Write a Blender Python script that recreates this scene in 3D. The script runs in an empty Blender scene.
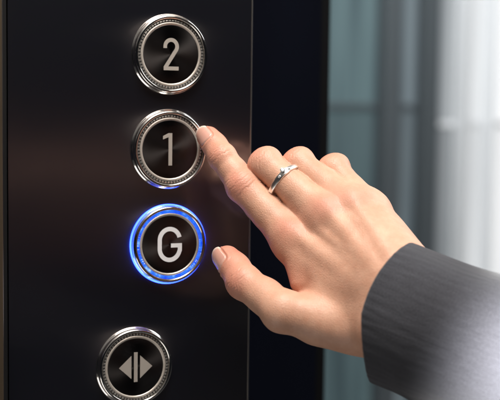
import bpy, math, random
import numpy as np
from mathutils import Vector, Matrix
random.seed(4); rng = np.random.default_rng(7)
C = bpy.context.scene
COL = C.collection
MM = 0.001
rad = math.radians

# ------------------------------------------------------------------ camera
def v3(*a): return np.array(a, float)
def nrm(a):
    a = np.asarray(a, float); return a/np.linalg.norm(a)
AZ, EL, ROLL = rad(24.0), rad(4.384), rad(0.659)
V = v3(-math.sin(AZ)*math.cos(EL), -math.cos(AZ)*math.cos(EL), math.sin(EL))   # towards the viewer
_R = nrm(np.cross(v3(0, 0, 1), V)); _U = np.cross(V, _R)
R = _R*math.cos(ROLL) + _U*math.sin(ROLL)
U = -_R*math.sin(ROLL) + _U*math.cos(ROLL)
AIM = v3(47.408, 0, 22.31)
CAM = AIM + 650*V
cd = bpy.data.cameras.new('camera'); cam = bpy.data.objects.new('camera', cd); COL.objects.link(cam)
cd.sensor_width = 36; cd.lens = 36*1190.888/500.0
M = Matrix(((R[0], U[0], V[0], CAM[0]*MM), (R[1], U[1], V[1], CAM[1]*MM), (R[2], U[2], V[2], CAM[2]*MM), (0, 0, 0, 1)))
cam.matrix_world = M
cd.clip_start = 0.02; cd.clip_end = 60
cd.dof.use_dof = True; cd.dof.focus_distance = 0.603; cd.dof.aperture_fstop = 9.5
C.camera = cam

# ------------------------------------------------------------------ materials
def mat(name):
    m = bpy.data.materials.new(name); m.use_nodes = True
    nt = m.node_tree; b = nt.nodes['Principled BSDF']
    return m, nt, b
def setp(b, **k):
    for n, v in k.items():
        s = b.inputs[n.replace('_', ' ')]
        s.default_value = v if not isinstance(v, tuple) else (*v, 1.0)[:len(s.default_value)]
def node(nt, t, **k):
    n = nt.nodes.new(t)
    for a, v in k.items(): setattr(n, a, v)
    return n
def ramp(nt, fac, stops):
    r = node(nt, 'ShaderNodeValToRGB'); e = r.color_ramp.elements
    while len(e) < len(stops): e.new(0.5)
    for i, (p, c) in enumerate(stops): e[i].position = p; e[i].color = (*c, 1)
    nt.links.new(fac, r.inputs[0]); return r.outputs[0]
def noise(nt, scale, detail=3, vec=None, rough=.5, stretch=None, kind='Object'):
    tc = node(nt, 'ShaderNodeTexCoord'); src = tc.outputs[kind]
    if stretch:
        mp = node(nt, 'ShaderNodeMapping'); mp.inputs['Scale'].default_value = stretch
        nt.links.new(src, mp.inputs[0]); src = mp.outputs[0]
    n = node(nt, 'ShaderNodeTexNoise'); n.inputs['Scale'].default_value = scale
    n.inputs['Detail'].default_value = detail; n.inputs['Roughness'].default_value = rough
    nt.links.new(src, n.inputs['Vector']); return n.outputs['Fac']
def bump(nt, b, height, strength, dist, prev=None):
    n = node(nt, 'ShaderNodeBump'); n.inputs['Strength'].default_value = strength; n.inputs['Distance'].default_value = dist
    nt.links.new(height, n.inputs['Height'])
    if prev is not None: nt.links.new(prev, n.inputs['Normal'])
    nt.links.new(n.outputs[0], b.inputs['Normal']); return n.outputs[0]
def mrange(nt, v, a, b):
    n = node(nt, 'ShaderNodeMapRange'); n.inputs['To Min'].default_value = a; n.inputs['To Max'].default_value = b
    nt.links.new(v, n.inputs['Value']); return n.outputs[0]

# dark brushed steel of the panel: a clear lobe, the long sideways streak of the brushing and a little dark lacquer
m_panel, nt, b = mat('dark_brushed_steel')
setp(b, Base_Color=(.36, .34, .34), Metallic=1.0, Roughness=.14)
smudge = noise(nt, 26, 6, rough=.7)
nt.links.new(mrange(nt, smudge, .09, .19), b.inputs['Roughness'])
b3 = node(nt, 'ShaderNodeBsdfPrincipled'); setp(b3, Base_Color=(.44, .39, .38), Metallic=1.0, Roughness=.36, Anisotropic=.95)
tg = node(nt, 'ShaderNodeTangent', direction_type='UV_MAP'); nt.links.new(tg.outputs[0], b3.inputs['Tangent'])
nt.links.new(mrange(nt, noise(nt, 90, 4, stretch=(.3, 1, 30)), .33, .40), b3.inputs['Roughness'])
b2 = node(nt, 'ShaderNodeBsdfPrincipled'); setp(b2, Base_Color=(.0018, .0032, .0095), Roughness=.5); b2.inputs['Specular IOR Level'].default_value = .25
m1 = node(nt, 'ShaderNodeMixShader'); m1.inputs[0].default_value = .55
nt.links.new(b.outputs[0], m1.inputs[1]); nt.links.new(b3.outputs[0], m1.inputs[2])
m2 = node(nt, 'ShaderNodeMixShader'); m2.inputs[0].default_value = .40
nt.links.new(m1.outputs[0], m2.inputs[1]); nt.links.new(b2.outputs[0], m2.inputs[2]); nt.links.new(m2.outputs[0], nt.nodes['Material Output'].inputs[0])
# chrome
m_chrome, nt, b = mat('polished_chrome')
setp(b, Base_Color=(.74, .72, .69), Metallic=1.0, Roughness=.09)
nt.links.new(mrange(nt, noise(nt, 350, 3), .06, .16), b.inputs['Roughness'])
# champagne brushed steel for numerals and rings
m_champ, nt, b = mat('champagne_brushed_steel')
setp(b, Base_Color=(.60, .54, .48), Metallic=.55, Roughness=.42)
nt.links.new(mrange(nt, noise(nt, 900, 3), .36, .5), b.inputs['Roughness'])
m_lit, nt, b = mat('lit_numeral')
setp(b, Base_Color=(.74, .72, .72), Metallic=.1, Roughness=.4, Emission_Color=(.85, .82, .92), Emission_Strength=.05)
# disc: dark circular-brushed steel
m_disc, nt, b = mat('dark_circular_brushed_steel')
setp(b, Base_Color=(.11, .10, .098), Metallic=1.0, Roughness=.27, Anisotropic=.85)
tg = node(nt, 'ShaderNodeTangent', direction_type='RADIAL', axis='Y'); nt.links.new(tg.outputs[0], b.inputs['Tangent'])
tc = node(nt, 'ShaderNodeTexCoord'); ln = node(nt, 'ShaderNodeVectorMath', operation='LENGTH'); nt.links.new(tc.outputs['Object'], ln.inputs[0])
wn = node(nt, 'ShaderNodeTexNoise', noise_dimensions='1D'); wn.inputs['Scale'].default_value = 6000; wn.inputs['Detail'].default_value = 2
nt.links.new(ln.outputs['Value'], wn.inputs['W']); bump(nt, b, wn.outputs['Fac'], .08, .0001)
# black plastic
m_black, nt, b = mat('black_plastic')
setp(b, Base_Color=(.012, .012, .013), Roughness=.35)
# light-guide ring, clear grey when off
m_guide, nt, b = mat('unlit_light_guide')
setp(b, Base_Color=(.62, .59, .55), Metallic=.8, Roughness=.25)
m_blue, nt, b = mat('lit_blue_light_guide')
setp(b, Base_Color=(.02, .06, .3), Roughness=.25)
nb = noise(nt, 260, 2, rough=.5)
nt.links.new(ramp(nt, nb, [(.30, (.005, .05, 1.0)), (.60, (.02, .16, 1.0)), (.82, (.45, .70, 1.0))]), b.inputs['Emission Color'])
nt.links.new(mrange(nt, nb, .7, 1.6), b.inputs['Emission Strength'])
m_halo, nt, b = mat('lit_blue_halo_ring')
setp(b, Base_Color=(.05, .1, .4), Roughness=.2, Emission_Color=(.022, .062, 1.0))
nt.links.new(mrange(nt, noise(nt, 55, 2), 3, 18), b.inputs['Emission Strength'])
# trims
m_edge, nt, b = mat('bright_steel_edge'); setp(b, Base_Color=(.42, .38, .35), Metallic=1.0, Roughness=.32)
m_brass, nt, b = mat('warm_bronze_trim'); setp(b, Base_Color=(.21, .16, .11), Metallic=.9, Roughness=.4)
nt.links.new(mrange(nt, noise(nt, 20, 3), .33, .48), b.inputs['Roughness'])
m_navy, nt, b = mat('dark_navy_paint'); setp(b, Base_Color=(.0065, .008, .014), Roughness=.8); b.inputs['Specular IOR Level'].default_value = .03
nt.links.new(ramp(nt, noise(nt, 9, 3, stretch=(1, 1, .2)), [(.3, (.0016, .002, .0045)), (.7, (.003, .0038, .008))]), b.inputs['Base Color'])
# skin
m_skin, nt, b = mat('skin')
n1 = noise(nt, 90, 6, rough=.65); n2 = noise(nt, 260, 3)
c1 = ramp(nt, n1, [(.28, (.51, .272, .18)), (.72, (.645, .375, .262))])
att = node(nt, 'ShaderNodeAttribute', attribute_name='redness')
mx = node(nt, 'ShaderNodeMix', data_type='RGBA'); nt.links.new(att.outputs['Fac'], mx.inputs['Factor'])
nt.links.new(c1, mx.inputs['A']); mx.inputs['B'].default_value = (.56, .175, .125, 1)
mx2 = node(nt, 'ShaderNodeMix', data_type='RGBA'); nt.links.new(mrange(nt, n2, -.25, .35), mx2.inputs['Factor'])
nt.links.new(mx.outputs['Result'], mx2.inputs['A']); mx2.inputs['B'].default_value = (.60, .27, .17, 1)
nt.links.new(mx2.outputs['Result'], b.inputs['Base Color'])
setp(b, Roughness=.46, Subsurface_Weight=.12, Subsurface_Radius=(1.0, .38, .2), Subsurface_Scale=.0022)
b.inputs['Specular IOR Level'].default_value = .42
nt.links.new(mrange(nt, noise(nt, 500, 3), .40, .56), b.inputs['Roughness'])
tc = node(nt, 'ShaderNodeTexCoord')
dist = node(nt, 'ShaderNodeTexNoise'); dist.inputs['Scale'].default_value = 400; nt.links.new(tc.outputs['Object'], dist.inputs['Vector'])
vm = node(nt, 'ShaderNodeVectorMath', operation='MULTIPLY_ADD'); vm.inputs[1].default_value = (.0012,)*3
nt.links.new(dist.outputs['Color'], vm.inputs[0]); nt.links.new(tc.outputs['Object'], vm.inputs[2])
vo = node(nt, 'ShaderNodeTexVoronoi', feature='DISTANCE_TO_EDGE'); vo.inputs['Scale'].default_value = 850
nt.links.new(vm.outputs[0], vo.inputs['Vector'])
p1 = bump(nt, b, vo.outputs['Distance'], .24, .0006)
vb = node(nt, 'ShaderNodeTexVoronoi', feature='DISTANCE_TO_EDGE'); vb.inputs['Scale'].default_value = 330
nt.links.new(vm.outputs[0], vb.inputs['Vector'])
mn = node(nt, 'ShaderNodeMath', operation='MINIMUM'); mn.inputs[1].default_value = .10; nt.links.new(vb.outputs['Distance'], mn.inputs[0])
p1 = bump(nt, b, mn.outputs[0], .16, .0010, p1)
bump(nt, b, noise(nt, 300, 6, rough=.65), .14, .0008, p1)
# nail
m_nail, nt, b = mat('fingernail')
setp(b, Base_Color=(.72, .42, .34), Roughness=.22, Subsurface_Weight=.15, Subsurface_Radius=(1.0, .4, .3), Subsurface_Scale=.0015, Coat_Weight=.5, Coat_Roughness=.12)
att = node(nt, 'ShaderNodeAttribute', attribute_name='tip')
nt.links.new(ramp(nt, att.outputs['Fac'], [(0, (.70, .43, .35)), (.15, (.58, .305, .24)), (.86, (.63, .335, .262)), (.96, (.78, .60, .50))]), b.inputs['Base Color'])
# ring metals
m_silver, nt, b = mat('silver'); setp(b, Base_Color=(.88, .86, .83), Metallic=1.0, Roughness=.30)
m_gem, nt, b = mat('clear_gemstone'); setp(b, Base_Color=(.8, .82, .85), Roughness=.02, Transmission_Weight=.6, IOR=2.3)
# fabric
m_cloth, nt, b = mat('charcoal_wool')
setp(b, Roughness=.85, Sheen_Weight=.25, Sheen_Roughness=.5); b.inputs['Specular IOR Level'].default_value = .2
uvn = node(nt, 'ShaderNodeUVMap', uv_map='UVMap')
def uvnoise(sc, det, stretch):
    mp = node(nt, 'ShaderNodeMapping'); mp.inputs['Scale'].default_value = stretch; nt.links.new(uvn.outputs[0], mp.inputs[0])
    n = node(nt, 'ShaderNodeTexNoise'); n.inputs['Scale'].default_value = sc; n.inputs['Detail'].default_value = det
    nt.links.new(mp.outputs[0], n.inputs['Vector']); return n.outputs['Fac']
g1 = uvnoise(1, 4, (170, 1900, 1)); g2 = uvnoise(1, 2, (1300, 1900, 1)); g3 = uvnoise(1, 3, (40, 420, 1))
ad = node(nt, 'ShaderNodeMath', operation='MULTIPLY_ADD'); ad.inputs[1].default_value = .35; nt.links.new(g1, ad.inputs[0])
sc_ = node(nt, 'ShaderNodeMath', operation='MULTIPLY'); sc_.inputs[1].default_value = .65; nt.links.new(g2, sc_.inputs[0]); nt.links.new(sc_.outputs[0], ad.inputs[2])
nt.links.new(ramp(nt, ad.outputs[0], [(.36, (.022, .0225, .0275)), (.64, (.049, .050, .060))]), b.inputs['Base Color'])
q = bump(nt, b, g1, .16, .0005); q = bump(nt, b, g3, .20, .0012, q); bump(nt, b, g2, .5, .0004, q)

# ------------------------------------------------------------------ object helpers
def tag(o, label=None, cat=None, group=None, kind=None):
    if label: o['label'] = label
    if cat: o['category'] = cat
    if group: o['group'] = group
    if kind: o['kind'] = kind
    return o
def empty(name, loc, label, cat, group=None):
    o = bpy.data.objects.new(name, None); COL.objects.link(o); o.empty_display_size = .01
    o.location = Vector(loc)*MM; return tag(o, label, cat, group)
def mesh_obj(name, verts, faces, m, parent=None, origin=None, smooth=True, sharp=35):
    """verts in world millimetres; origin in mm (the parent Empty's place when there is a parent)"""
    if parent is not None: origin = np.array(parent_origin(parent))
    if origin is None: origin = np.zeros(3)
    vv = (np.asarray(verts, float) - origin)*MM
    me = bpy.data.meshes.new(name)
    if isinstance(faces, np.ndarray) and faces.ndim == 2:
        n = faces.shape[1]
        me.vertices.add(len(vv)); me.vertices.foreach_set('co', vv.astype(np.float32).ravel())
        me.loops.add(faces.size); me.loops.foreach_set('vertex_index', faces.astype(np.int32).ravel())
        me.polygons.add(len(faces)); me.polygons.foreach_set('loop_start', np.arange(0, faces.size, n, dtype=np.int32))
        me.update(calc_edges=True); me.validate()
    else:
        me.from_pydata([tuple(x) for x in vv], [], [tuple(int(i) for i in f) for f in faces])
    if smooth:
        me.polygons.foreach_set('use_smooth', np.ones(len(me.polygons), bool))
        if sharp: me.set_sharp_from_angle(angle=rad(sharp))
    me.materials.append(m); me.update()
    o = bpy.data.objects.new(name, me); COL.objects.link(o)
    if parent is not None: o.parent = parent
    else: o.location = Vector(origin)*MM
    return o
def parent_origin(p):
    loc = Vector((0, 0, 0))
    while p is not None: loc += p.location; p = p.parent
    return tuple(loc/MM)
class MB:
    def __init__(s): s.v = []; s.f = []
    def add(s, v, f):
        o = len(s.v); s.v += [tuple(x) for x in v]; s.f += [tuple(i+o for i in q) for q in f]; return s
    def box(s, x0, x1, y0, y1, z0, z1, c=0.0):
        """box with chamfered vertical/horizontal edges of size c"""
        if c <= 0:
            v = [(x, y, z) for x in (x0, x1) for y in (y0, y1) for z in (z0, z1)]
            return s.add(v, [(0, 1, 3, 2), (4, 6, 7, 5), (0, 4, 5, 1), (2, 3, 7, 6), (0, 2, 6, 4), (1, 5, 7, 3)])
        import bmesh
        bm = bmesh.new(); bmesh.ops.create_cube(bm, size=1)
        for w in bm.verts: w.co = ((x0+x1)/2+w.co.x*(x1-x0), (y0+y1)/2+w.co.y*(y1-y0), (z0+z1)/2+w.co.z*(z1-z0))
        bmesh.ops.bevel(bm, geom=bm.edges[:], offset=c, segments=2, affect='EDGES', profile=.6)
        bm.verts.index_update()
        s.add([tuple(w.co) for w in bm.verts], [tuple(w.index for w in f.verts) for f in bm.faces]); bm.free(); return s
    def build(s, name, m, parent=None, **k): return mesh_obj(name, s.v, s.f, m, parent, **k)
def lathe(prof, n=160, ymod=None, cap=False):
    """revolve (r, h) round the button axis; h is the height above the panel (towards -Y). Local coordinates."""
    v = []; f = []
    for i in range(n):
        a = 2*math.pi*i/n
        for (r, h) in prof: v.append((r*math.cos(a), -h, r*math.sin(a)))
    k = len(prof)
    for i in range(n):
        j = (i+1) % n
        for q in range(k-1): f.append((i*k+q, i*k+q+1, j*k+q+1, j*k+q))
    return v, f
def shift(v, c): return [(x+c[0], y+c[1], z+c[2]) for x, y, z in v]

# ------------------------------------------------------------------ control panel
PL, PR = -85.0, 48.0
pan = empty('elevator_console', (-18, 0, -260), 'tall dark brushed steel elevator control panel carrying the round buttons', 'control panel')
fp = MB()
fp.v = [(PL, 0, -260), (PR-1.0, 0, -260), (PR-1.0, 0, 330), (PL, 0, 330), (PL, 24, -260), (PR-1.0, 24, -260), (PR-1.0, 24, 330), (PL, 24, 330)]
fp.f = [(0, 1, 2, 3), (4, 7, 6, 5), (0, 4, 5, 1), (3, 2, 6, 7), (0, 3, 7, 4), (1, 5, 6, 2)]
o = fp.build('faceplate', m_panel, pan, smooth=False)
uv = o.data.uv_layers.new(name='UVMap')
for l in o.data.loops:
    co = o.data.vertices[l.vertex_index].co; uv.data[l.index].uv = (co.x*3, co.z*3)
e = MB()
e.v = [(PR-.98, -.12, z) for z in (-260, 330)] + [(PR-.55, -.15, z) for z in (-260, 330)] + [(PR-.1, .12, z) for z in (-260, 330)] + [(PR, .7, z) for z in (-260, 330)] + [(PR, 24, z) for z in (-260, 330)] + [(PR-.98, 24, z) for z in (-260, 330)]
e.f = [(2*i, 2*i+1, 2*((i+1) % 6)+1, 2*((i+1) % 6)) for i in range(6)]
e.build('edge_trim', m_edge, pan, sharp=0)
# wall post beside the panel (left)
post = empty('wall_post', (-100, 0, -260), 'narrow dark post with a warm bronze strip left of the button panel', 'post')
MB().box(-120, PL-3.2, -4, 40, -260, 330, .8).build('post_body', m_panel, post, smooth=False)
MB().box(PL-5.2-1.6, PL-5.2+1.2, -6.2, -4.05, -260, 330, .5).build('bronze_strip', m_brass, post, smooth=False)
MB().box(PL-3.0, PL-.2, 1.5, 30, -260, 330, .2).build('shadow_gap', m_black, post, smooth=False)

# ------------------------------------------------------------------ buttons
RO = 21.0
bezel_prof = [(RO+.1, 0.0), (RO+.1, .35), (RO-.15, .75), (RO-.55, 1.0), (RO-.75, 1.25), (RO-.8, 2.6), (RO-.85, 3.3), (RO-1.05, 3.75), (RO-1.4, 4.0), (RO-1.9, 4.05),
              (RO-2.35, 3.9), (RO-2.6, 3.6), (RO-2.75, 3.1), (RO-2.9, 2.2), (RO-3.05, 1.0), (RO-3.1, .3)]
rim_prof = [(16.75, .4), (16.75, 2.3), (16.65, 2.75), (16.35, 3.0), (15.9, 3.0), (15.55, 2.85), (15.35, 2.62)]
disc_prof = [(15.4, 2.5), (15.3, 2.62), (15.0, 2.66), (11, 2.68), (7, 2.69), (3, 2.7), (.4, 2.7)]
def ribbon(path, hw, h0, h1):
    p = np.array(path, float); n = len(p); L = []; Rr = []
    for i in range(n):
        a = p[i]-p[i-1] if i > 0 else p[1]-p[0]; c2 = p[i+1]-p[i] if i < n-1 else p[-1]-p[-2]
        a = a/np.linalg.norm(a); c2 = c2/np.linalg.norm(c2)
        t = a+c2; t = t/np.linalg.norm(t); nn = np.array([-t[1], t[0]]); s = hw/max(.5, float(np.dot(nn, [-a[1], a[0]])))
        L.append(p[i]+nn*s); Rr.append(p[i]-nn*s)
    v = []
    for q in (L, Rr):
        for h in (h0, h1): v += [(x, -h, z) for x, z in q]
    f = []
    for i in range(n-1):
        l0, l1, r0, r1 = i, n+i, 2*n+i, 3*n+i
        f += [(l1, l1+1, r1+1, r1), (l0, l0+1, l1+1, l1), (r0, r1, r1+1, r0+1)]
    f += [(0, n, 3*n, 2*n), (n-1, 3*n-1, 4*n-1, 2*n-1)]
    return v, f
def arc(cx, cz, rx, rz, a0, a1, n=26):
    return [(cx+rx*math.cos(rad(a0+(a1-a0)*i/n)), cz+rz*math.sin(rad(a0+(a1-a0)*i/n))) for i in range(n+1)]
def prism(poly, h0, h1):
    n = len(poly); v = [(x, -h0, z) for x, z in poly]+[(x, -h1, z) for x, z in poly]
    return v, [tuple(range(n, 2*n))]+[(i, (i+1) % n, n+(i+1) % n, n+i) for i in range(n)]
H0, H1 = 2.60, 2.86
def glyph(kind):
    g = MB()
    if kind == '2':
        hw = 1.0
        g.add(*ribbon([(-3.3, 3.1)] + arc(0, 4.0, 3.3, 3.42, 180, -32, 34) + [(-3.1, -6.85)], hw, H0, H1))
        g.add(*ribbon([(-4.1, -7.4), (4.2, -7.4)], hw, H0, H1+.012))
    elif kind == '1':
        g.add(*ribbon([(.1, -8.5), (.1, 8.5)], 1.02, H0, H1))
        g.add(*prism([(-4.0, 5.2), (-4.0, 7.0), (-.91, 8.5), (-.4, 8.5), (-.4, 6.4), (-1.5, 6.2)], H0, H1+.012))
    elif kind == 'G':
        hw = 1.15
        path = arc(0, 2.3, 5.6, 5.9, 14, 180, 60) + arc(0, -2.3, 5.6, 5.9, 180, 344, 60) + [(5.7, -3.2), (5.7, -.9)]
        g.add(*ribbon(path, hw, H0, H1)); g.add(*ribbon([(.7, -.6), (6.85, -.6)], 1.08, H0, H1+.012))
    return g
def make_button(c, label, glyph_kind, lit=False):
    b = empty('elevator_button', (c[0], 0, c[1]), label, 'button', 'round elevator buttons in the panel')
    P = parent_origin(b)
    def part(name, vf, m, parent=b, sharp=30, smooth=True):
        return mesh_obj(name, shift(vf[0], P), vf[1], m, parent, sharp=sharp, smooth=smooth)
    part('bezel', lathe(bezel_prof, 192), m_chrome, sharp=0)
    # light guide: knurled ring in the groove
    n = 288; v = []; f = []
    for i in range(n):
        a = 2*math.pi*i/n; up = (i % 4) < 2
        hh = 2.75 + (rng.uniform(-.25, .15) if lit else rng.uniform(-.03, .03))
        for r, h in ((16.78, .5), (16.78, hh), (17.35, hh+.1), (RO-3.02, hh-.1), (RO-3.02, .4)): v.append((r*math.cos(a), -h, r*math.sin(a)))
    for i in range(n):
        j = (i+1) % n
        for q in range(4): f.append((i*5+q, i*5+q+1, j*5+q+1, j*5+q))
    guide = part('light_guide', (v, f), m_blue if lit else m_guide, smooth=False)
    if not lit:                                                     # dark slots in the ring
        s = MB()
        for i in range(66):
            a = 2*math.pi*(i+.5)/66 + .004; w = .012
            pr = [(r*math.cos(a+d), -h, r*math.sin(a+d)) for r in (16.85, RO-3.12) for d in (-w, w) for h in (1.2, 2.93)]
            s.add(pr, [(1, 3, 7, 5), (0, 1, 5, 4), (2, 6, 7, 3), (0, 2, 3, 1), (4, 5, 7, 6)])
        s.v = shift(s.v, P); s.build('slot_ring', m_black, guide, smooth=False)
    if lit:
        part('halo_ring', lathe([(RO-.3, 1.0), (RO+.05, .95), (RO+.2, .75), (RO+.3, .3), (RO+.32, .02)], 192), m_halo, sharp=0)
    d = part('disc', lathe(disc_prof, 192), m_disc, sharp=0)
    part('disc_rim', lathe(rim_prof, 192), m_champ, sharp=0)
    if glyph_kind in ('1', '2', 'G'):
        g = glyph(glyph_kind); part('numeral' if glyph_kind != 'G' else 'letter', (g.v, g.f), m_lit if lit else m_champ, smooth=False)
    else:
        part('arrow_mark', prism([(-9.2, 0), (-2.4, 6.1), (-2.4, -6.1)], H0, H1), m_champ, smooth=False)
        part('bar_mark', prism([(-1.0, -7.9), (-1.0, 7.9), (1.0, 7.9), (1.0, -7.9)], H0, H1), m_champ, smooth=False)
        part('arrow_mark', prism([(9.2, 0), (2.4, -6.1), (2.4, 6.1)], H0, H1), m_champ, smooth=False)
    return b
make_button((0.1, 99.9), 'round chrome button marked 2, highest on the panel', '2')
make_button((-.1, 50.2), 'round chrome button marked 1, being pressed by the index finger', '1')
make_button((0.0, -.1), 'round button marked G, lit with a glowing blue ring', 'G', True)
make_button((-18.6, -64.4), 'round chrome door open button with two arrows and a bar, lowest on the panel', 'door')

# ------------------------------------------------------------------ the hand, as one continuous surface
J = dict(i_tip=(16.5, -9.6, 57.9), i_dip=(20.6, -21.3, 47.4), i_pip=(28.1, -34.3, 32.5), i_mcp=(45.2, -58.6, 6.6), i_base=(66.2, -105.9, -18.6),
         m_mcp=(59.1, -69.3, 18.8), r_mcp=(71.0, -74.2, 23.4), p_mcp=(80.0, -73.8, 21.6),
         m_pip=(41.3, -38.5, 43.3), m_dip=(40.5, -18.1, 29.1), m_tip=(47.8, -8.5, 18.1),
         r_pip=(55.8, -42.7, 43.4), r_dip=(57.4, -21.8, 31.7), r_tip=(63.8, -12.5, 21.3),
         p_pip=(75.0, -50.3, 41.0), p_dip=(75.8, -34.7, 31.7), p_tip=(81.8, -26.0, 21.9),
         m_base=(68.5, -112.9, -11.5), r_base=(73.3, -114.5, -5.4), p_base=(79.0, -111.2, -1.3),
         t_cmc=(69.0, -99.7, -34.8), t_mcp=(30.2, -79.2, -25.1), t_ip=(17.4, -55.2, -13.2), t_tip=(13.0, -39.6, -2.9), wrist=(74.1, -118.4, -21.9))
J = {k: np.array(v, float) for k, v in J.items()}
J['t_tip'] += 4.2*R - 1.0*U; J['t_ip'] += 2.6*R - .6*U; J['i_tip'] += 2.2*R - 1.3*U; J['i_dip'] += 1.4*R - .8*U
J['m_pip'] += -1.9*R; J['m_dip'] += -1.5*R; J['p_pip'] += -2.3*R; J['p_dip'] += -1.8*R
WEB1, WEB2 = v3(44.2, -66.4, -1.5), v3(44.0, -71.7, -12.7)
ARM = nrm(R - .38*U + .40*V)
NB = -nrm(np.cross(J['p_mcp']-J['i_mcp'], J['i_base']-J['i_mcp']))           # back-of-hand normal
if NB @ V < 0: NB = -NB
LD = nrm(-R*.7 - U*.7)

def smin(a, b, k):
    h = np.clip(.5 + .5*(b-a)/k, 0, 1); return b*(1-h) + a*h - k*h*(1-h)
def cone(P, a, b, ra, rb, waist=0.0):
    ab = b-a; t = np.clip(((P-a) @ ab)/(ab @ ab), 0, 1)
    d = np.linalg.norm(P - (a + t[:, None]*ab), axis=1)
    return d - (ra + (rb-ra)*t - waist*4*t*(1-t))
def ball(P, c, r): return np.linalg.norm(P-c, axis=1) - r
FING = {}
def finger(key, names, radii, dors):
    pts = [J[n] for n in names]
    a0 = nrm(pts[1]-pts[0]); side = nrm(np.cross(a0, dors))
    segs = []
    for i in range(3):
        a = nrm(pts[i+1]-pts[i]); d = nrm(np.cross(side, a)); segs.append((pts[i], pts[i+1], radii[i], radii[i+1], a, d, side))
    FING[key] = segs
finger('index', ['i_mcp', 'i_pip', 'i_dip', 'i_tip'], [10.0, 8.5, 7.1, 5.9], nrm(V + .25*LD))
finger('middle', ['m_mcp', 'm_pip', 'm_dip', 'm_tip'], [10.2, 8.3, 7.5, 6.5], NB)
finger('ring', ['r_mcp', 'r_pip', 'r_dip', 'r_tip'], [9.8, 8.1, 7.2, 6.2], NB)
finger('little', ['p_mcp', 'p_pip', 'p_dip', 'p_tip'], [8.8, 7.6, 6.4, 5.6], nrm(NB + .3*R))
finger('thumb', ['t_cmc', 't_mcp', 't_ip', 't_tip'], [12.3, 10.3, 8.6, 6.8], nrm(V + .45*LD))
def sd_finger(P, segs, thumb=False, bent=False):
    d = None
    for i, (p, q, ra, rb, a, dr, sd) in enumerate(segs):
        c = cone(P, p, q, ra, rb, waist=(.75 if i < 2 else .0) if not (thumb and i == 0) else 0)
        d = c if d is None else smin(d, c, 2.5)
        L = np.linalg.norm(q-p); mid = p + a*L*(.5 if i < 2 else .62)          # soft pads on the palm side
        if not (thumb and i == 0): d = smin(d, ball(P, mid - dr*1.9, min(ra, rb)*.93), 4)
    if bent:                                                                 # the two condyles square off a bent knuckle
        p, q, ra, rb, a, dr, sd = segs[1]
        for e in (-1, 1): d = smin(d, ball(P, p + sd*e*3.3 + dr*1.9 - a*.6, ra*.66), 3)
    for i in (1, 2):                                                         # bony joints, a little proud at the back
        p, q, ra, rb, a, dr, sd = segs[i]
        d = smin(d, ball(P, p + dr*1.1, ra*.90), 2.5)
    return d
CR = []                                                                      # creases: point, axis, dorsal, offsets, depth, width, reach
def creases(key, i, offs, depth, width):
    p, q, ra, rb, a, dr, sd = FING[key][i]
    a = nrm(a + FING[key][i-1][4]) if i > 0 else a
    CR.append((p, a, nrm(dr + FING[key][i-1][5]), sd, offs, depth, width, ra))
creases('index', 1, [-5.4, -3.4, -1.9, -.4, 1.3, 3.0, 4.8], .42, .5)
creases('index', 2, [-2.4, -1.0, .4, 1.8], .50, .42)
creases('middle', 1, [-5.4, -3.6, -1.8, 0, 1.9, 3.6], .36, .55)
creases('ring', 1, [-5, -3, -1.2, .8, 2.8], .32, .55)
creases('little', 1, [-4, -2.2, -.6, 1.2], .3, .5)
creases('thumb', 2, [-5.0, -3.3, -1.8, -.3, 1.3, 2.8], .58, .5)
NAILS = {}
def nail(key, back, front, phi, lift=.0):
    p, q, ra, rb, a, dr, sd = FING[key][2]
    NAILS[key] = (q, a, dr, nrm(np.cross(a, dr)), back, front, rad(phi), rb)
nail('index', -5.4, 5.2, 47); nail('thumb', -6.2, 6.4, 50); nail('middle', -5, 5, 52); nail('ring', -5, 5, 52); nail('little', -4.2, 4.2, 52)
lerp = lambda a, b, t: a*(1-t)+b*t
def backpt(s, t, lift):                                                     # a point on the back of the hand: s across (0 index .. 3 little), t from knuckle to wrist
    ks = 'imrp'; i = min(int(s), 2); f = s-i
    a = lerp(J[ks[i]+'_mcp'], J[ks[i+1]+'_mcp'], f); b = lerp(J[ks[i]+'_base'], J[ks[i+1]+'_base'], f)
    return lerp(a, b, t) + NB*lift
VEINS = [[backpt(.55, .2, 7.6), backpt(.62, .4, 8.3), backpt(.80, .6, 8.9), backpt(.8, .9, 9.2)], [backpt(1.5, .15, 7.6), backpt(1.62, .32, 8.2), backpt(1.5, .55, 8.8), backpt(1.2, .85, 9.2)],
         [backpt(2.5, .15, 7.4), backpt(2.3, .4, 8.2), backpt(2.45, .8, 8.8)]]
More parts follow.
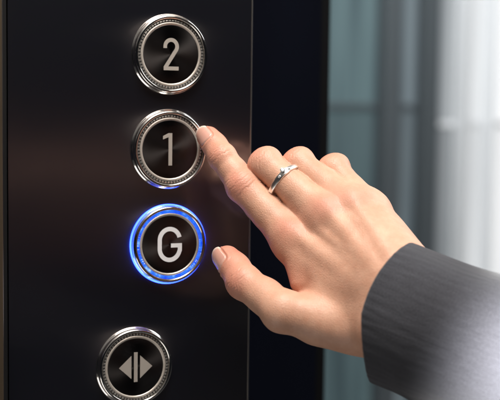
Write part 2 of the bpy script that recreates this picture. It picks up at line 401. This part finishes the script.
def sdf_smooth(P):
    mc = [('i', 9.6, 12), ('m', 10.0, 12.5), ('r', 9.2, 12), ('p', 8.6, 11)]
    d = None
    for k, ra, rb in mc:
        c = cone(P, J[k+'_mcp'] - NB*.6, J[k+'_base'] - NB*2, ra, rb)
        d = c if d is None else smin(d, c, 11)
        d = smin(d, cone(P, J[k+'_mcp'] - NB*6 + nrm(J[k+'_base']-J[k+'_mcp'])*6, J[k+'_base'] - NB*9, ra*.85, rb*.9), 8)
    # hypothenar, thenar, first web
    d = smin(d, cone(P, lerp(J['p_mcp'], J['p_base'], .45) - NB*9, J['p_base'] - NB*11, 9, 11), 9)
    d = smin(d, cone(P, lerp(J['t_mcp'], J['t_cmc'], .35) - NB*4, lerp(J['t_cmc'], J['wrist'], .5) - NB*5, 10.0, 13), 9)
    w1 = lerp(J['i_mcp'], J['i_base'], .40) - NB*3.5; w2 = lerp(J['t_mcp'], J['t_cmc'], .45)
    d = smin(d, cone(P, w1, w2, 9.0, 8.8), 9)
    d = smin(d, cone(P, WEB1, WEB2, 7.0, 6.0), 5)
    d = smin(d, cone(P, lerp(J['i_mcp'], J['i_base'], .75) - NB*3, lerp(J['t_mcp'], J['t_cmc'], .8), 10, 10), 9)
    # wrist and forearm
    sid = nrm(np.cross(ARM, NB))
    for s in (-1, 1):
        d = smin(d, cone(P, J['wrist'] + sid*s*11 - NB*2, J['wrist'] + ARM*75 + sid*s*9 - NB*2, 16.5, 20), 10)
    # knuckles and tendons on the back
    for k, r in (('i', 8.6), ('m', 8.8), ('r', 8.0), ('p', 7.4)):
        d = smin(d, ball(P, J[k+'_mcp'] + NB*1.7, r), 7)
    for k in 'imr':
        a = J[k+'_mcp'] + NB*8.6; b = J[k+'_base'] + NB*8.8; d = smin(d, cone(P, a, lerp(a, b, .9), 1.7 if k == 'i' else 1.2, 1.4), 5.5)
    for pts_ in VEINS:
        for a, b in zip(pts_[:-1], pts_[1:]): d = smin(d, cone(P, a, b, 1.0, 1.0), 3.0)
    # webs between the fingers
    for k1, k2 in (('i', 'm'), ('m', 'r'), ('r', 'p')):
        a = lerp(J[k1+'_mcp'], J[k1+'_pip'], .30) - NB*3.0; b = lerp(J[k2+'_mcp'], J[k2+'_pip'], .30) - NB*3.0
        d = smin(d, cone(P, a, b, 5.6, 5.6), 4)
    F = None
    for k in ('index', 'middle', 'ring', 'little'):
        f = sd_finger(P, FING[k], bent=k != 'index'); F = f if F is None else smin(F, f, .5)
    d = smin(d, F, 5.5)
    d = smin(d, sd_finger(P, FING['thumb'], True), 3.5)
    return d
def nail_coords(P, N):
    q, a, dr, sd, back, front, phi, r = N
    w = P-q; u = w @ a; x = w @ sd; z = w @ dr
    return (u-(back+front)/2)/((front-back)/2), np.arctan2(x, z)/phi, z
def sdf(P):
    d = sdf_smooth(P)
    for (p, a, dr, sd, offs, depth, width, r) in CR:
        w = P-p; u = w @ a; x = w @ sd; z = w @ dr
        m = np.exp(-(np.linalg.norm(w, axis=1)/(r*1.22))**3.2)*np.clip(z/r*1.5-.1, 0, 1)
        uu = u + .35*np.sin(x*1.1+p[0]) + .2*np.sin(x*2.7+p[1])
        for j, of in enumerate(offs):
            bend = of + (x*x)/(r*r)*(-.14*of)
            d = d + depth*(.65+.35*math.sin(j*2.3+p[2]))*m*np.exp(-((uu-bend)/width)**2)
    for N in NAILS.values():                                                  # nail folds
        s, t, z = nail_coords(P, N)
        rr = (np.abs(t)**4 + np.where(s < 0, np.abs(s), 0)**4)**.25
        near = (np.linalg.norm(P-N[0], axis=1) < 14) & (z > 0)
        g = np.where(near & (s < .9), np.exp(-((rr-1.16)/.10)**2)*.30 - np.exp(-((rr-.98)/.07)**2)*.25, 0)
        d = d - g
    return d

def surface_nets(fn, lo, hi, h):
    n = np.ceil((hi-lo)/h).astype(int)+1
    ax = [lo[i]+h*np.arange(n[i]) for i in range(3)]
    G = np.stack(np.meshgrid(*ax, indexing='ij'), -1).reshape(-1, 3)
    D = np.concatenate([fn(c) for c in np.array_split(G, 12)]).reshape(n)
    ins = D < 0
    cells = tuple(n-1); acc = np.zeros((*cells, 3)); cnt = np.zeros(cells)
    sl = lambda o, a: slice(o, o+cells[a])
    for axis in range(3):
        o1, o2 = [k for k in range(3) if k != axis]
        for d1 in (0, 1):
            for d2 in (0, 1):
                off = [0, 0, 0]; off[o1] = d1; off[o2] = d2; of2 = list(off); of2[axis] = 1
                A = D[sl(off[0], 0), sl(off[1], 1), sl(off[2], 2)]; B = D[sl(of2[0], 0), sl(of2[1], 1), sl(of2[2], 2)]
                x = (A < 0) != (B < 0); t = np.where(x, A/np.where(x, A-B, 1), 0)
                for k in range(3): acc[..., k] += np.where(x, off[k] + (t if k == axis else 0), 0)
                cnt += x
    act = cnt > 0; idx = np.full(cells, -1); idx[act] = np.arange(act.sum())
    base = np.argwhere(act); verts = lo + h*(base + acc[act]/cnt[act][:, None])
    quads = []
    for axis in range(3):
        o1, o2 = [(1, 2), (2, 0), (0, 1)][axis]
        s0 = [slice(1, m-1) for m in n]; s0[axis] = slice(0, n[axis]-1); s1 = list(s0); s1[axis] = slice(1, n[axis])
        A = ins[tuple(s0)]; B = ins[tuple(s1)]
        for flip, msk in ((False, A & ~B), (True, ~A & B)):
            e = np.argwhere(msk)
            e = e + np.array([0 if k == axis else 1 for k in range(3)])
            def g(a, b2):
                q = e.copy(); q[:, o1] -= a; q[:, o2] -= b2; return idx[q[:, 0], q[:, 1], q[:, 2]]
            Q = np.stack([g(1, 1), g(0, 1), g(0, 0), g(1, 0)], 1)
            quads.append(Q[:, ::-1] if flip else Q)
    return verts, np.concatenate(quads)
def subdivide(v, q):
    e = np.sort(np.concatenate([q[:, [i, (i+1) % 4]] for i in range(4)]), 1)
    ue, inv = np.unique(e, axis=0, return_inverse=True); inv = inv.reshape(-1)
    nv, ne, nf = len(v), len(ue), len(q)
    V2 = np.concatenate([v, v[ue].mean(1), v[q].mean(1)])
    E = [nv+inv[i*nf:(i+1)*nf] for i in range(4)]; F = nv+ne+np.arange(nf)
    Q = np.concatenate([np.stack([q[:, i], E[i], F, E[i-1]], 1) for i in range(4)])
    return V2, Q
def project(fn, v, it=3, eps=.05):
    out = []
    for p in np.array_split(v, max(1, len(v)//40000)):
        for _ in range(it):
            d = fn(p); g = np.stack([(fn(p+eps*e) - d)/eps for e in np.eye(3)], 1)
            p = p - np.clip(d, -1, 1)[:, None]*g/np.maximum((g*g).sum(1), .2)[:, None]
        out.append(p)
    return np.concatenate(out)
pts = np.array([J[k] for k in J] + [J['wrist']+ARM*55])
lo, hi = pts.min(0)-15, pts.max(0)+15
cutp = J['wrist'] + ARM*50
def sdf_cut(P): return np.maximum(sdf(P), (P-cutp) @ ARM)
HV, HQ = surface_nets(sdf_cut, lo, hi, 1.6)
HV = project(sdf_cut, HV, 2); HV, HQ = subdivide(HV, HQ); HV = project(sdf_cut, HV, 2); HV, HQ = subdivide(HV, HQ); HV = project(sdf_cut, HV, 2)
person = empty('person', tuple(J['wrist']), 'right hand in a charcoal jacket sleeve pressing the button marked 1 with its index finger', 'person')
hand = mesh_obj('hand', HV, HQ, m_skin, person, sharp=0)
red = np.zeros(len(HV))
def gauss(c, r, k):
    global red
    red += 1.35*k*np.exp(-((HV-c)**2).sum(1)/(r*r))
for k in 'im': gauss(J[k+'_mcp']+NB*9, 7.5, .42)
gauss(J['r_mcp']+NB*9, 7, .25)
for k, rr, s in (('index', 8, .5), ('middle', 8, .45), ('ring', 8, .4), ('little', 7, .4)): gauss(FING[k][1][0]+FING[k][1][5]*6, rr, s)
gauss(FING['index'][2][0]+FING['index'][2][5]*6, 6, .35); gauss(FING['thumb'][2][0]+FING['thumb'][2][5]*6, 9, .5)
gauss(J['i_tip'], 10, .6); gauss(J['t_tip'], 11, .65); gauss(lerp(J['t_mcp'], J['i_mcp'], .4), 12, .2)
at = hand.data.attributes.new('redness', 'FLOAT', 'POINT'); at.data.foreach_set('value', np.clip(red, 0, 1).astype(np.float32))
# fingernails
for key, N in NAILS.items():
    q, a, dr, sd, back, front, phi, r = N
    nu, nv_ = 36, 41; pts = []; tipv = []
    for i in range(nu):
        s = i/(nu-1)
        for j in range(nv_):
            t = -1+2*j/(nv_-1)
            # rounded proximal end, gently rounded free edge
            u = back + (front-back)*s
            sq = 1.0
            u0 = back + 2.2*(t*t)**1.6; u1 = front - 2.4*abs(t)**2.2
            u = u0 + (u1-u0)*s
            pts.append((u, t*phi*(1-.06*s)))
            tipv.append(s + .04*abs(t)**3)
    pts = np.array(pts); dirs = np.cos(pts[:, 1])[:, None]*dr + np.sin(pts[:, 1])[:, None]*sd
    org = q + np.minimum(pts[:, 0], 1.2)[:, None]*a
    # walk outwards to the skin
    lo_t = np.zeros(len(pts)); hi_t = np.full(len(pts), 12.0)
    for _ in range(22):
        m_ = (lo_t+hi_t)/2; inside = sdf_smooth(org+dirs*m_[:, None]) < 0
        lo_t = np.where(inside, m_, lo_t); hi_t = np.where(inside, hi_t, m_)
    S = pts[:, 0].reshape(nu, nv_); tt = np.linspace(-1, 1, nv_)[None, :].repeat(nu, 0); ss = np.linspace(0, 1, nu)[:, None].repeat(nv_, 1)
    off = .30 - .75*np.clip((np.abs(tt)-.86)/.14, 0, 1)**1.5 - .8*np.clip((.10-ss)/.10, 0, 1)**1.5
    rr = lo_t + off.ravel()
    X = org + dirs*rr[:, None] + np.maximum(pts[:, 0]-1.2, 0)[:, None]*a - (np.maximum(pts[:, 0]-1.2, 0)**2*.055)[:, None]*dr
    grid = np.arange(nu*nv_).reshape(nu, nv_)
    Q = np.stack([grid[:-1, :-1], grid[:-1, 1:], grid[1:, 1:], grid[1:, :-1]], -1).reshape(-1, 4)
    n0 = len(X); X2 = np.concatenate([X, X - dirs*.4])
    ring_ = np.concatenate([grid[0, :], grid[1:, -1], grid[-1, -2::-1], grid[-2:0:-1, 0]])
    Qe = np.stack([ring_, np.roll(ring_, -1), np.roll(ring_, -1)+n0, ring_+n0], 1)
    nl = mesh_obj('fingernail', X2, np.concatenate([Q, Q[:, ::-1]+n0, Qe]), m_nail, person, sharp=60)
    at = nl.data.attributes.new('tip', 'FLOAT', 'POINT'); at.data.foreach_set('value', np.clip(np.concatenate([tipv, tipv]), 0, 1).astype(np.float32))

# ------------------------------------------------------------------ sleeve
CUFF = v3(70.3, -110.3, -23.9) - R*2.3 + U*2.3
E1 = nrm(U - (U @ ARM)*ARM); E2 = nrm(np.cross(ARM, E1))
nu, nv_ = 360, 420
prof = [(16, -2.6), (10, -2.5), (5, -2.4), (2, -2.3), (.6, -2.0), (.0, -1.3), (-.25, -.7), (-.1, -.2), (.4, .1), (1.0, .25)]
us = [p[0] for p in prof] + list(1.0 + 520*np.linspace(0.004, 1, nu)**1.7)
ro = [p[1] for p in prof] + [.25]*nu
us = np.array(us); ro = np.array(ro)
th = np.linspace(0, 2*math.pi, nv_, endpoint=False)
UU, TH = np.meshgrid(us, th, indexing='ij'); RO_ = np.repeat(ro[:, None], nv_, 1)
def wave(f, ph, a): return a*np.sin(f*TH+ph)
fold = np.zeros_like(UU)
for k in range(34):                                                           # fine pulls running back from the cuff
    f = rng.integers(9, 60); ph = rng.uniform(0, 6.28); sl_ = rng.uniform(-.012, .012)*f*.35
    fold += rng.uniform(.006, .03)*np.sin(f*TH + ph + sl_*UU)*np.exp(-(UU/rng.uniform(25, 70))**2)*(16/f)**.35
for k in range(9):                                                            # broad drag folds
    f = rng.integers(2, 6); ph = rng.uniform(0, 6.28); w = rng.uniform(.03, .085)*rng.choice([-1, 1])
    fold += rng.uniform(.3, .75)*np.sin(f*TH + ph + w*UU)*np.clip((UU-4)/45, 0, 1)
fold += 1.3*np.exp(-((UU-24+9*np.sin(TH*1.0+.5))/9)**2)*np.clip(np.sin(TH-.3), 0, 1)
rr1 = 34.0 + .012*UU*1.0 + RO_ + fold; rr2 = 31.5 + .03*UU + RO_ + fold
SV = CUFF + ARM*0 + UU[..., None]*ARM + (np.cos(TH)*rr1)[..., None]*E1 + (np.sin(TH)*rr2)[..., None]*E2
SV = SV + (6.5*np.clip(-np.cos(TH), 0, 1)*np.clip(1-UU/70, 0, 1))[..., None]*ARM
SV = SV + (1.2*np.cos(TH*2+.6) + .8*np.sin(TH*3+1))[..., None]*ARM*np.clip(1-UU/40, 0, 1)[..., None]
nU = len(us); grid = np.arange(nU*nv_).reshape(nU, nv_); nxt = np.roll(grid, -1, 1)
SQ = np.stack([grid[:-1], nxt[:-1], nxt[1:], grid[1:]], -1).reshape(-1, 4)[:, ::-1]
slv = mesh_obj('jacket_sleeve', SV.reshape(-1, 3), SQ, m_cloth, person, sharp=0)
uvl = slv.data.uv_layers.new(name='UVMap'); vi = np.zeros(len(slv.data.loops), int); slv.data.loops.foreach_get('vertex_index', vi)
uvv = np.stack([UU.ravel()[vi]*MM, (TH.ravel()[vi])*.034], 1)
uvl.data.foreach_set('uv', uvv.astype(np.float32).ravel())

# ------------------------------------------------------------------ finger ring
p, q, ra, rb, a, dr, sd = FING['middle'][0]
rc = lerp(p, q, .70); rax = nrm(a + .10*dr)
f1 = nrm(dr - (dr @ rax)*rax); f2 = np.cross(rax, f1)
rng_e = empty('finger_ring', tuple(rc), 'silver ring with small clear stones worn on the middle finger', 'ring')
nT = 160; TT = np.linspace(0, 2*math.pi, nT, endpoint=False)
dirs = np.cos(TT)[:, None]*f1 + np.sin(TT)[:, None]*f2
lo_t = np.zeros(nT); hi_t = np.full(nT, 16.0)
for _ in range(24):
    m_ = (lo_t+hi_t)/2; d_ = sdf_smooth(rc+dirs*m_[:, None]) < -.15
    lo_t = np.where(d_, m_, lo_t); hi_t = np.where(d_, hi_t, m_)
Rf = np.fft.fft(np.minimum(lo_t, 10.2)); Rf[4:-3] = 0; Rb = np.real(np.fft.ifft(Rf))
top = np.exp(-(np.minimum(TT, 2*math.pi-TT)/.55)**2)
sec = [(-1.0, .0), (-1.0, .8), (-.85, 1.15), (-.45, 1.3), (.45, 1.3), (.85, 1.15), (1.0, .8), (1.0, .0)]
bv = []; 
for i in range(nT):
    hw = 1.30 + .35*top[i] + .10*math.sin(TT[i]*9)*(top[i] > .1)
    for (x, h) in sec: bv.append(rc + rax*(x*hw) + dirs[i]*(Rb[i] - .2 + h*(1+.25*top[i])))
k = len(sec); bf = [(i*k+s, i*k+(s+1) % k, ((i+1) % nT)*k+(s+1) % k, ((i+1) % nT)*k+s) for i in range(nT) for s in range(k)]
mesh_obj('band', bv, bf, m_silver, rng_e, sharp=40)
def gem(ang, size, out, along=0.0):
    i = int(round((ang % (2*math.pi))/(2*math.pi)*nT)) % nT
    d = dirs[i]; t = np.cross(rax, d); c = rc + d*(Rb[i]+out) + rax*along
    v = []
    for (r, h) in ((0, .62), (.62, .62), (1.0, .25), (1.0, .12), (.25, -.75)):
        for s in range(8):
            an = s*math.pi/4; v.append(c + (rax*math.cos(an)+t*math.sin(an))*r*size + d*h*size)
    f = [(r*8+s, r*8+(s+1) % 8, (r+1)*8+(s+1) % 8, (r+1)*8+s) for r in range(4) for s in range(8)]
    return mesh_obj('gemstone', v, f, m_gem, rng_e, smooth=False)
def collet(ang, size, out, along=0.0):
    i = int(round((ang % (2*math.pi))/(2*math.pi)*nT)) % nT
    d = dirs[i]; t = np.cross(rax, d); c = rc + d*(Rb[i]+out) + rax*along
    v = []
    for (r, h) in ((.6, -1.6), (1.12, -.2), (1.2, .25), (1.05, .32), (.95, .1)):
        for s in range(24):
            an = s*math.pi/12; v.append(c + (rax*math.cos(an)+t*math.sin(an))*r*size + d*h*size)
    f = [(r*24+s, r*24+(s+1) % 24, (r+1)*24+(s+1) % 24, (r+1)*24+s) for r in range(4) for s in range(24)]
    return mesh_obj('setting', v, f, m_silver, rng_e, sharp=40)
gem(0.0, 1.1, 2.15, .9); collet(0.0, 1.1, 2.15, .9)
for an in (.34, -.34): gem(an, .65, 1.45); collet(an, .65, 1.45)

# ------------------------------------------------------------------ beyond the lift: jamb, glass wall, floor
def xat(px, y, py=200.0):
    d = -V + R*(px-250)/1190.888 - U*(py-200)/1190.888; k = (y-CAM[1])/d[1]; return CAM[0]+d[0]*k
jamb = empty('door_jamb', (80, 100, -1250), 'dark navy lift door jamb between the panel and the glass wall', 'door jamb')
XJ = 211.7
m_seal, nt, b = mat('black_rubber'); setp(b, Base_Color=(.002, .002, .0025), Roughness=.8); b.inputs['Specular IOR Level'].default_value = .1
MB().box(40, XJ-10.5, 215, 255, -1250, 1000, 2).build('jamb_face', m_navy, jamb, smooth=False)
MB().box(XJ-10, XJ, 221, 255, -1250, 1000, 1.5).build('door_seal', m_seal, jamb, smooth=False)
YF = 2500.0
def pane_mat(name, c0, c1, s, zs=.35):
    m, nt, b = mat(name)
    setp(b, Base_Color=(.05, .06, .065), Roughness=.1)
    nt.links.new(ramp(nt, noise(nt, 2.2, 3, stretch=(9, 1, zs)), [(.36, c0), (.64, c1)]), b.inputs['Emission Color']); b.inputs['Emission Strength'].default_value = s
    return m
m_mull, nt, b = mat('grey_aluminium_frame'); setp(b, Base_Color=(.085, .098, .106), Metallic=.2, Roughness=.5)
m_pale, nt, b = mat('whitened_aluminium_frame'); setp(b, Base_Color=(.78, .79, .80), Metallic=.1, Roughness=.5)  # right-hand mullions: the white fade is put into their colour
m_rail, nt, b = mat('pale_steel'); setp(b, Base_Color=(.75, .76, .77), Metallic=.1, Roughness=.5)
wall = empty('glass_wall', (1500, YF, -1250), 'tall blurred glass wall with grey metal mullions in the far background', 'glass wall')
# (left px, right px, dark colour, light colour, strength)
TEAL = ((.022, .046, .053), (.10, .162, .168), 1.0); WHITE_FADE = ((.86, .87, .88), (1.0, 1.0, 1.0), 1.1)  # rightmost panes glow near white to imitate a white fade
PANES = [(-260, -70, *TEAL), (-52, 118, *TEAL), (136, 284, *TEAL), (300, 374, *TEAL), (391, 413, (.05, .07, .085), (.17, .205, .22), 1.0), (428, 452, (.20, .215, .225), (.32, .33, .34), 1.1),
         (456, 482, (.48, .49, .50), (.72, .73, .74), 1.1), (484, 560, *WHITE_FADE), (572, 690, *WHITE_FADE), (704, 850, *WHITE_FADE), (868, 1060, *WHITE_FADE)]
for i, (a_, b_, c0, c1, s) in enumerate(PANES):
    x0, x1 = xat(a_, YF), xat(b_, YF)
    zt = 82 if i < 5 else 32
    dim = lambda c, k: tuple(q*k for q in c)
    MB().box(x0, x1, YF, YF+12, zt+9, 1600).build('pane', pane_mat('window_glass', c0, c1, s), wall, smooth=False)
    MB().box(x0, x1, YF+2, YF+12, -1150, zt-9).build('pane', pane_mat('window_glass', dim(c0, .62 if i < 6 else .8), dim(c1, .66 if i < 6 else .84), s), wall, smooth=False)
    MB().box(x0+.5, x1-.5, YF-8, YF+20, zt-8.5, zt+8.5, 2).build('transom', m_mull if i < 5 else m_rail, wall, smooth=False)
    nx = xat(PANES[i+1][0], YF) if i+1 < len(PANES) else x1+60
    MB().box(x1+.5, nx-.5, YF-50, YF+30, -1249, 1600, 3).build('mullion', m_mull if i < 5 else m_pale, wall, smooth=False)
MB().box(xat(-260, YF), xat(1060, YF), YF-30, YF+31, -1250, -1152, 4).build('sill', m_mull, wall, smooth=False)
m_floor, nt, b = mat('polished_grey_stone'); setp(b, Base_Color=(.12, .125, .13), Roughness=.25)
nt.links.new(ramp(nt, noise(nt, 3, 5), [(.3, (.09, .095, .1)), (.7, (.15, .155, .16))]), b.inputs['Base Color'])
fl = MB().box(-3000, 5000, -3000, 5000, -1300, -1254).build('floor', m_floor, None, smooth=False); tag(fl, kind='structure')

# ------------------------------------------------------------------ light
w = bpy.data.worlds.new('World'); C.world = w; w.use_nodes = True
wt = w.node_tree; bg = wt.nodes['Background']; bg.inputs[1].default_value = 1.0
wtc = node(wt, 'ShaderNodeTexCoord'); wsp = node(wt, 'ShaderNodeSeparateXYZ'); wt.links.new(wtc.outputs['Generated'], wsp.inputs[0])
wt.links.new(ramp(wt, mrange(wt, wsp.outputs['Z'], .5, 1.0), [(.5, (.006, .0065, .008)), (.60, (.010, .010, .011)), (.76, (.17, .16, .15)), (1.0, (.32, .30, .28))]), bg.inputs[0])
def area(name, loc, target, size, power, color, sy=None):
    l = bpy.data.lights.new(name, 'AREA'); l.energy = power; l.color = color; l.size = size*MM
    if sy: l.shape = 'RECTANGLE'; l.size_y = sy*MM
    o = bpy.data.objects.new(name, l); COL.objects.link(o)
    o.location = Vector(loc)*MM; d = Vector(target)*MM - o.location
    o.rotation_euler = d.to_track_quat('-Z', 'Y').to_euler(); return o
HC = J['m_mcp']
area('ceiling_lamp', HC + 360*V + 800*U + 40*R, HC, 400, 12.8, (1, .95, .89))
area('ceiling_lamp', HC + v3(-60, -500, 950), v3(0, 0, 50), 900, 5, (1, .93, .84))
area('window_light', HC + v3(800, 60, 620), HC, 500, 5, (.93, .97, 1.0))
area('fill_light', HC + 330*V - 620*U - 420*R, HC, 480, 1.5, (1, .95, .9))  # unseen fill, added to lift the shaded lower sleeve and hand
sl = area('sheen_strip', (388, -1500, -35), (-45, 0, 42), 520, .040, (1, .58, .42), 42)  # unseen warm strip, added only for the brown sheen on the panel
area('lobby_fill', (900, 1200, 1300), (1400, 2500, 100), 900, 50, (.95, .98, 1.0))  # added fill that brightens the mullions, no visible source
sp = bpy.data.lights.new('fade_spot', 'SPOT'); sp.energy = 300; sp.spot_size = rad(21); sp.spot_blend = 1.0; sp.color = (1, .98, .96); sp.shadow_soft_size = .012  # added spot that whitens the sleeve, standing in for a white fade
so = bpy.data.objects.new('fade_spot', sp); COL.objects.link(so)
tgt = CUFF + ARM*122 - U*8; so.location = Vector(tgt + 170*U - 90*R + 500*V)*MM
so.rotation_euler = (Vector(tgt)*MM - so.location).to_track_quat('-Z', 'Y').to_euler()

C.view_settings.view_transform = 'Standard'; C.view_settings.look = 'None'; C.view_settings.exposure = 0; C.view_settings.gamma = 1
C.render.engine = 'CYCLES'
